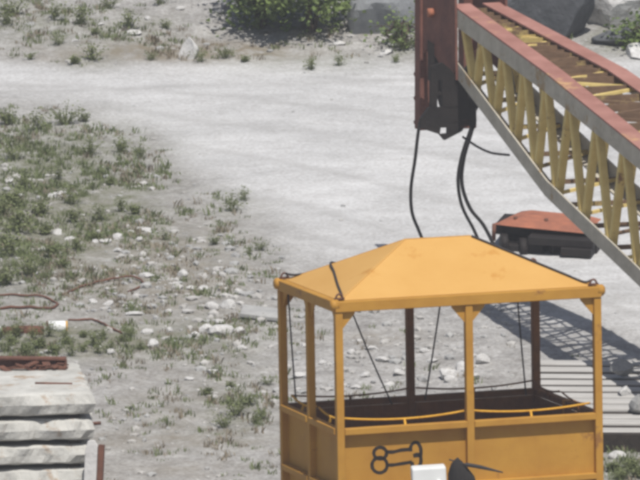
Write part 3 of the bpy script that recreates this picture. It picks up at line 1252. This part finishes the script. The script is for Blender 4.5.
# hoist ropes stretched along the inside of the boom
for off, dz in ((.30, .42), (.42, .40), (.55, .44)):
    pts = [rel(station(NU, 0.02)) + BS * (off * .8) - UP * .18, rel(station(NU, 1.0)) + BS * off - UP * dz * .8, rel(station(NU, 2.0)) + BS * off - UP * dz, rel(station(NU, 2.95)) + BS * off - UP * dz]
    MB().tube(spline(pts, 6), .012, 6).obj('hoist_rope', 'wire', boom, True)
# boom head: a red end frame with dark sheave plates below
hd0 = rel(NL[0])
hu0 = rel(NU[0])
wtip = offs[0]


def head_pt(px, py, off=0.0):
    return rel(nearpt(px, py, off))


TD = -BD                                          # away from the foot
for off, mname in ((-.012, 'headred'), (wtip + .012, 'headred')):
    poly = [head_pt(457, -12), head_pt(458, 80), head_pt(441, 62), head_pt(432, 48), head_pt(418, 60), head_pt(418, -12)]
    o_ = hd0.copy()
    pl = [((q - o_).dot(TD), (q - o_).z) for q in poly]
    MB().prism(pl, TD, UP, o_ + BS * off, .022).obj('cheek_plate', mname, boom)
# hanging column on the tip side
col_o = head_pt(420, 60)
tt = (col_o - hd0).dot(TD)
zt0 = (head_pt(418, -14) - hd0).z
zb0 = (head_pt(418, 128) - hd0).z
for off in (0.02, wtip - .02):
    b0 = hd0 + TD * (tt - .06) + BS * off
    MB().beam(b0 + UP * zb0, b0 + UP * zt0, .17, .14, BS).obj('head_column', 'headred', boom, bevel=.01)
for py in (74, 98, 122):
    q = hd0 + TD * (tt - .02) + BS * (-.015) + UP * ((head_pt(418, py) - hd0).z)
    MB().tube([q - TD * -.05, q - TD * -.09], .030, 6).obj('bolt', 'headred', boom, True)
q = hd0 + TD * (tt * .55) + BS * (-.03) + UP * ((head_pt(437, 13) - hd0).z)
MB().tube([q, q - BS * .05], .045, 10).obj('pin', 'rustlid', boom, True)
# the dark hanging plate across the head, with two holes (facing the foot)
fo = hd0 + TD * (tt * .50)
zc = (nearpt(440, 100) - BO - hd0).z
plate_z = lambda py: (head_pt(446, py) - hd0).z


def ring_pts(c, r, n=10):
    return [(c[0] + r * math.cos(2 * math.pi * k / n), c[1] + r * math.sin(2 * math.pi * k / n)) for k in range(n)]


m_ = mpp(nearpt(445, 100))
def hp(px, py):
    return ((px - 436) * m_ / .947, (100 - py) * m_ / .99 )


fo2 = rel(nearpt(436, 100, -.21))
zz = fo2
# outline built as strips so that the two holes and the slot stay open
def plate_quads(quads, nm, mt):
    mb = MB()
    for poly in quads:
        mb.prism([hp(*q) for q in poly], BS, UP, zz, .05)
    return mb.obj(nm, mt, boom)


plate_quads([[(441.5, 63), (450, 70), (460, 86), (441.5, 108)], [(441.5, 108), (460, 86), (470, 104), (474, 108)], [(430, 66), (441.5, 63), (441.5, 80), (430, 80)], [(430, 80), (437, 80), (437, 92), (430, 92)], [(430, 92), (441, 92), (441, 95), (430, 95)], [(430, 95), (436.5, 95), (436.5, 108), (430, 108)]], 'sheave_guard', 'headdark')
mbk = MB()
zz_b = rel(nearpt(436, 100, .0))
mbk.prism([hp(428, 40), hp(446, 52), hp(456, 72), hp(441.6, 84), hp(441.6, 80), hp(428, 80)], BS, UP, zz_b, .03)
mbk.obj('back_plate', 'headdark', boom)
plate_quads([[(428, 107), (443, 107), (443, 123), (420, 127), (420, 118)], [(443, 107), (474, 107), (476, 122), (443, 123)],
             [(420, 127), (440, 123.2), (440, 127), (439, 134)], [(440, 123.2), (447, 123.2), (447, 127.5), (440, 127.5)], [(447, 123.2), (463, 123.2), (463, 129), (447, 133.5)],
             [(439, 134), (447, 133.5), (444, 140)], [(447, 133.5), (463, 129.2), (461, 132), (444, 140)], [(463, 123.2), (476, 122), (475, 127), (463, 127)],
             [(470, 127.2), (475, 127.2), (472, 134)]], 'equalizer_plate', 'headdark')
# sheave wheels between the head columns
for off in (.14, .27, .40):
    c = hd0 + TD * (tt * .62) + BS * off + UP * ((head_pt(440, 92) - hd0).z)
    pr = []
    mb = MB()
    n = 24
    prof = [(.06, -.03), (.20, -.03), (.235, -.022), (.20, -.006), (.20, .006), (.235, .022), (.20, .03), (.06, .03)]
    vs = []
    for k in range(n):
        t = 2 * math.pi * k / n
        for r_, a_ in prof:
            vs.append(c + TD * (math.cos(t) * r_) + UP * (math.sin(t) * r_) + BS * a_)
    L_ = len(prof)
    fs = [(k * L_ + i, ((k + 1) % n) * L_ + i, ((k + 1) % n) * L_ + (i + 1) % L_, k * L_ + (i + 1) % L_) for k in range(n) for i in range(L_)]
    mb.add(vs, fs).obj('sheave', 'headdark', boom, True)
# a dark drum roller with bracket high on the boom
c = rel(station(FU, 1.86)) - BS * .20 + UP * .03
mb = MB().tube([c - BS * .16, c + BS * .10], [.125, .125], 16)
mb.obj('roller', 'headred', boom, True)
for k in (-.14, .08):
    MB().beam(c + BS * k + UP * .09, c + BS * k - UP * .16, .02, .12, BD).obj('roller_bracket', 'rungs', boom)


# ropes hanging from the boom head
def crane_rope(pix, y0, y1, r, label):
    n = len(pix)
    pts = [at_depth(px, py, y0 + (y1 - y0) * (i / (n - 1))) for i, (px, py) in enumerate(pix)]
    g = float(H(pts[-1].x, pts[-1].y))
    pts[-1].z = max(g + r, min(pts[-1].z, g + .05))
    return tag(MB().tube(spline(pts, 8), r, 8).obj('crane_rope', 'wire', None, True), label, 'rope')


crane_rope([(420, 122), (418, 134), (415, 160), (411, 188), (412, 212), (419, 231), (428, 246)], 68.2, 69.7, .017, 'single dark wire rope hanging from the left of the boom head')
crane_rope([(471, 128), (462, 155), (458, 180), (462, 206), (474, 230), (482, 244)], 68.3, 69.8, .017, 'slack dark wire rope hanging from the middle of the boom head')
crane_rope([(475, 108), (472, 130), (464, 158), (462, 184), (470, 208), (484, 226), (498, 240)], 68.3, 69.6, .019, 'outer slack wire rope curving from the boom head to the rusty block')
pts = [at_depth(463, 137, 68.2), at_depth(478, 147, 67.6), at_depth(492, 153, 67.1), at_depth(509, 155, 66.6)]
tag(MB().tube(spline(pts, 8), .012, 7).obj('tag_line', 'wire', None, True), 'thin line looping from the boom head back to the lower chord', 'rope')
# prop that carries the boom beyond the frame
pe = NL[3].lerp(NL[2], .25) + BS * .45
gz = float(H(pe.x, pe.y))
hh = pe.z - gz
prop = empty('timber_crib', (pe.x, pe.y, gz))
nlay = max(2, int(hh / .2))
for i in range(nlay):
    for s in (-1, 1):
        a = BS if i % 2 == 0 else BD
        b = BD if i % 2 == 0 else BS
        z = (i + .5) * hh / nlay
        MB().beam(a * -.75 + b * s * .4 + UP * z, a * .75 + b * s * .4 + UP * z, .2, hh / nlay - .002).obj('timber', 'timber', prop)
tag(prop, 'crib of crossed weathered timbers propping the crane boom', 'timber crib')

# ------------------------------------------------------------------ rusty block on the ground beneath the boom
p = hit(543, 252)
m = mpp(p)
blk = empty('rusty_hook_block', (p.x, p.y, p.z - .02))
blk.rotation_euler = (R(4), R(2), R(-12))
blk.scale = (1.05, 1.1, .84)
Lb = 102 * m
MB().box((0.05, .25, .07), (Lb * .92, .5, .14)).obj('base', 'headdark', blk, bevel=.01)
MB().box((.20, .02, .20), (Lb * .62, .42, .10)).obj('ledge', 'headdark', blk, bevel=.01)
MB().box((-.05, .28, .25), (Lb * .84, .44, .14)).obj('body', 'headdark', blk, bevel=.01)
MB().box((.36, .02, .10), (.30, .5, .10)).obj('toe', 'headdark', blk, bevel=.01)
mb = MB()
zl = .325
x0, x1 = -Lb * .50, Lb * .42
vs = [(x0, .05, zl - .02), (x0 + .22, -.06, zl), (x1, -.06, zl - .03), (x1 + .04, .5, zl), (x0 + .18, .62, zl), (x0 + .24, .14, zl + .055), (x1 - .10, .10, zl + .04), (x1 - .08, .45, zl + .045), (x0 + .3, .5, zl + .055)]
fs = [(0, 1, 5), (1, 2, 6, 5), (2, 3, 7, 6), (3, 4, 8, 7), (4, 0, 5, 8), (5, 6, 7, 8), (4, 3, 2, 1, 0)]
mb.add(vs, fs).obj('lid', 'rustlid', blk)
for x in (-.30, .0, .3):
    MB().tube([(x, .12, zl + .03), (x, .12, zl + .07)], .02, 8).obj('bolt', 'rust', blk, True)
MB().tube([(x0 + .03, .0, .12), (x0 + .03, .0, zl)], .02, 8).obj('pin', 'rust', blk, True)
for x, y, zc_ in ((-.38, -.04, .11), (-.18, -.10, .09)):
    MB().tube([(x - .03, y, zc_), (x - .03, y + .02, zc_), (x + .03, y + .02, zc_)][::2], [.11, .11], 14).obj('sheave', 'headdark', blk, True)
for k_ in range(4):
    MB().box((-.30 + k_ * .22, -.02 - .03 * (k_ % 2), .05 + .03 * (k_ % 3)), (.16, .12, .10 + .03 * k_), Matrix.Rotation(.3 * k_, 3, 'Z')).obj('side_lug', 'headdark', blk, bevel=.01)
tag(blk, 'flat rusty hook block with orange red lid lying on gravel behind the cage', 'hook block')

# ------------------------------------------------------------------ timber mat behind the cage
p = hit(548, 366)
mat_o = empty('timber_mat', (2.02, 64.75, float(H(3.0, 64.0)) + .0))
sl = math.atan(.087)
mat_o.rotation_euler = (sl, 0, R(-2))
tag(mat_o, 'mat of weathered grey timbers laid side by side behind the cage', 'timber mat')
nb = 11
for i in range(nb):
    me_len = 2.9 + random.uniform(-.08, .08)
    MB().box((me_len / 2 + random.uniform(0, .05), -.12 - i * .245, .11 + random.uniform(-.012, .012)), (me_len, .160, .24)).obj('timber', 'timber', mat_o, bevel=.02)
    MB().box((me_len / 2, -.2425 - i * .245, .095), (me_len - .1, .078, .235)).obj('gap_shade_strip', 'wood_gap_shade', mat_o)  # dark strip stands in for the shade in the gap between timbers
for x in (.35, 2.4):
    MB().beam((x, .02, .09), (x, -nb * .245 - .02, .09), .03, .03).obj('tie_rod', 'rust', mat_o)

# ------------------------------------------------------------------ slab stack at the left
fx = at_depth(84, 420, 60.6).x
stack_y = 60.6
SLX = fx - 1.25
zz0 = float(H(SLX + .5, stack_y + .5)) - .06
heights = [(.20, .045), (.165, .045), (.185, .04), (.20, 0)]
lab = ['lowest pale stone slab of the stack in the weeds', 'third stone slab down in the rust stained stack', 'second stone slab down in the rust stained stack', 'top stone slab of the rust stained stack, carrying a rusty beam']
z = zz0
for i, (h_, g_) in enumerate(heights):
    V, F = ICO[1]
    mb = MB()
    # a slab with rough edges: a subdivided box outline
    nu, nv = 60, 40
    Lx, Ly = 2.5, 1.75 if i < 3 else 1.70
    r = np.random.default_rng(60 + i)
    per = []
    for k in range(nu):
        per.append((-Lx / 2 + Lx * k / nu, -Ly / 2))
    for k in range(nv):
        per.append((Lx / 2, -Ly / 2 + Ly * k / nv))
    for k in range(nu):
        per.append((Lx / 2 - Lx * k / nu, Ly / 2))
    for k in range(nv):
        per.append((-Lx / 2, Ly / 2 - Ly * k / nv))
    n = len(per)
    rings = []
    for zz_, ins in ((0, .025), (.02, .0), (h_ * .5, -.008), (h_ - .018, .004), (h_, .03)):
        ring_ = []
        for a, b in per:
            ch = float(fbm(a * 9 + i * 9.1, b * 9 + zz_ * 30, 70 + i, 5)) - .5
            chip = max(0.0, float(vnoise(a * 3.3 + i * 5.7, b * 3.3 + zz_ * 5, 90 + i)) - .78) * .3
            k_ = 1 - (ins * 2 + ch * .09 + chip) / Lx * 2
            kz = (float(fbm(a * 3 + 3 * i, b * 3, 80 + i, 3)) - .5) * (.022 if zz_ in (0, .02) else .012)
            ring_.append(Vector((a * k_, b * (1 - (ins * 2 + ch * .09 + chip) / Ly * 2), zz_ + (kz if i or zz_ else 0))))
        rings.append(ring_)
    vs = [q for g in rings for q in g]
    fs = []
    for j in range(len(rings) - 1):
        for k in range(n):
            fs.append((j * n + k, j * n + (k + 1) % n, (j + 1) * n + (k + 1) % n, (j + 1) * n + k))
    fs.append(tuple(reversed(range(n))))
    fs.append(tuple((len(rings) - 1) * n + k for k in range(n)))
    mb.add(vs, fs)
    so = mb.obj('stone_slab', 'slab')
    so.location = (SLX + random.uniform(-.02, .02), stack_y + Ly / 2, z)
    so.rotation_euler = (0, R(-.8), R(6))
    tag(so, lab[i], 'slab', None)
    z += h_
    if g_:
        for (xx, nm) in ((-.6, 0), (.35, 1), (1.08, 2)):
            sp_o = MB().box((0, 0, g_ / 2), (.10, 1.5, g_ + .001)).obj('spacer', 'wood_gap_shade')
            sp_o.location = (SLX + xx, stack_y + .95, z)
            sp_o.rotation_euler = (0, R(-.8), R(6))
            tag(sp_o, 'thin dark wooden spacer between two stacked stone slabs', 'spacer', 'spacers in the slab stack')
    z += g_
ztop = z
# rusty beam on the stack
bp = at_depth(30, 372, 62.2)
ib = empty('rusty_beam', (bp.x - .15, 62.12, ztop))
MB().box((0, 0, .01), (1.0, .12, .016)).obj('lower_flange', 'rust', ib)
MB().box((0, 0, .055), (.98, .02, .074)).obj('web', 'rust', ib)
MB().box((0, 0, .10), (.96, .12, .016)).obj('upper_flange', 'rust', ib)
ib.rotation_euler = (0, R(0), R(-4))
tag(ib, 'short rusty red steel beam lying on top of the slab stack', 'beam')
q = at_depth(63, 371, 62.0)
sb = MB().tube([(q.x - .10, 62.0, ztop + .03), (q.x + .03, 61.97, ztop + .035)], .03, 10).obj('rusty_pipe', 'rust', None, True)
tag(sb, 'stub of rusty pipe at the end of the beam on the slab stack', 'pipe')
q = at_depth(52, 398, 61.2)
rb = MB().tube([(q.x - .15, 61.22, ztop + .016), (q.x + .18, 61.18, ztop + .016)], .013, 8).obj('rusty_bar', 'rust', None, True)
tag(rb, 'short rusty bar lying on the bare top of the upper slab', 'bar')
for px_, w_, lb_ in ((18, .16, 'widest heap of rusty scrap plates beside the beam on the slab stack'), (38, .10, 'small heap of rusty scrap plates in the middle of the beam on the slab stack'), (53, .12, 'heap of rusty scrap plates near the pipe stub on the slab stack')):
    mb = MB()
    for j_ in range(4):
        mb.box((w_ * (j_ - 1.5) * .5, .02 * (j_ % 2), .012 + .014 * j_), (w_ * .8, .07, .012), Matrix.Rotation(.5 * j_ + px_, 3, 'Z') @ Matrix.Rotation(.25 * (-1) ** j_, 3, 'Y'))
    so = mb.obj('rusty_scrap', 'rust')
    so.location = (at_depth(px_, 372, 62.0).x, 61.98, ztop + .01)
    tag(so, lb_, 'scrap')
# pale post leaning on the stack end, rusty down one edge
q = at_depth(90, 438, 60.7)
gz = float(H(q.x, 60.5))
lp = empty('leaning_plank', (q.x, 60.58, gz - .03))
hh = q.z - gz + .03
MB().prism([(-.055, 0), (.055, 0), (.055, hh - .05), (.02, hh), (-.035, hh - .01), (-.055, hh - .08)], (1, 0, 0), (0, 0, 1), (0, 0, 0), .05).obj('board', 'marble', lp, bevel=.006)
MB().box((.085, .01, hh * .46), (.05, .05, hh * .92)).obj('iron_edge', 'rust', lp)
lp.rotation_euler = (R(-4), R(2), R(-10))
tag(lp, 'pale board with rusty iron edge leaning against the slab stack', 'board')
q = hit(96, 424)
rb2 = MB().tube([at_depth(87, 424, 61.4), at_depth(101, 423, 61.4)], .016, 8).obj('iron_stub', 'rust', None, True)
tag(rb2, 'rusty iron stub sticking out of the end of the slab stack', 'bar')


# ------------------------------------------------------------------ rusty rods, hoses and litter on the ground
def ground_tube(pix, r, name, mt, label, cat, lift=0.0):
    pts = [hit(*q) for q in pix]
    n = len(pts)
    pts = spline(pts, 6)
    pts = [Vector((q.x, q.y, float(H(q.x, q.y)) + r * .8 + lift * math.sin(math.pi * i / (len(pts) - 1)))) for i, q in enumerate(pts)]
    return tag(MB().tube(pts, r, 7).obj(name, mt, None, True), label, cat)


ground_tube([(62, 296), (80, 289), (100, 284), (125, 280), (140, 282), (143, 287), (128, 293)], .010, 'rusty_cable', 'rust', 'thin rusty cable bent into a hook on the weedy rubble', 'cable', .02)
ground_tube([(-4, 296), (14, 296), (34, 297), (50, 301), (58, 306)], .010, 'rusty_cable', 'rust', 'upper rusty cable running out of the green weeds', 'cable', .01)
ground_tube([(-4, 310), (14, 309), (32, 309), (50, 310), (58, 306)], .013, 'rusty_cable', 'rust', 'lower rusty cable running out of the green weeds', 'cable', .01)
ground_tube([(68, 321), (85, 321), (100, 324), (112, 330), (122, 335)], .010, 'rusty_cable', 'rust', 'rusty cable curving away from the white drum', 'cable', .01)
p = hit(57, 331)
m = mpp(p)
dr = empty('white_drum', (p.x, p.y, p.z - .03))
mb = MB().tube([(-.085, 0, .062), (.07, 0, .062), (.085, 0, .062)], [.062, .062, .058], 14)
mb.obj('body', 'white_plastic', dr, True)
MB().tube([(.0865, 0, .062), (.1, 0, .062)], [.060, .060], 14).obj('lid', 'rope_yellow', dr, True)
MB().tube([(-.10, 0, .062), (-.0865, 0, .062)], [.064, .064], 14).obj('rim', 'rust', dr, True)
dr.rotation_euler = (0, 0, R(4))
tag(dr, 'small white plastic drum lying on its side with a yellow lid', 'drum')
p = hit(24, 332)
lg = empty('rusty_pipe', (p.x, p.y, p.z - .045))
MB().tube([(-.21, 0, .05), (-.02, .01, .055), (.19, 0, .055)], [.045, .052, .05], 10).obj('pipe', 'rust', lg, True)
MB().tube([(-.25, 0, .05), (-.212, 0, .05)], [.055, .055], 10).obj('collar', 'marble', lg, True)
tag(lg, 'rusty pipe lying in line beside the white drum', 'pipe')
# flat stone slab tilted on the gravel just left of the cage
p = hit(262, 321)
m = mpp(p)
fs_ = MB().box((0, 0, 0), (42 * m, .30, .045)).obj('flat_slab', 'marble_grey', None, bevel=.01)
fs_.location = (p.x, p.y + .10, p.z + .055)
fs_.rotation_euler = (R(8), R(6), R(-6))
tag(fs_, 'flat pale slab tilted on the gravel just left of the cage', 'slab')

# ------------------------------------------------------------------ summer haze over the quarry
hm = bpy.data.materials.new('summer_haze')
hm.use_nodes = True
hn = hm.node_tree.nodes
hn.remove(hn['Principled BSDF'])
pv = hn.new('ShaderNodeVolumePrincipled')
pv.inputs['Color'].default_value = (.92, .94, 1.0, 1)
pv.inputs['Density'].default_value = 0.0011
hm.node_tree.links.new(pv.outputs[0], hn['Material Output'].inputs['Volume'])
M['haze'] = hm
x0_, x1_ = float(gx[0]) - 5, float(gx[-1]) + 5
y0_, y1_ = float(gy[0]) - 5, float(gy[-1]) + 5
zlo, zhi = float(GZ.min()) - 1.0, max(float(GZ.max()), CZ) + 2.0
hz = MB().box(((x0_ + x1_) / 2, (y0_ + y1_) / 2, (zlo + zhi) / 2), (x1_ - x0_, y1_ - y0_, zhi - zlo)).obj('haze', 'haze')
tag(hz, 'thin pale summer haze hanging over the quarry', 'haze', kind='stuff')
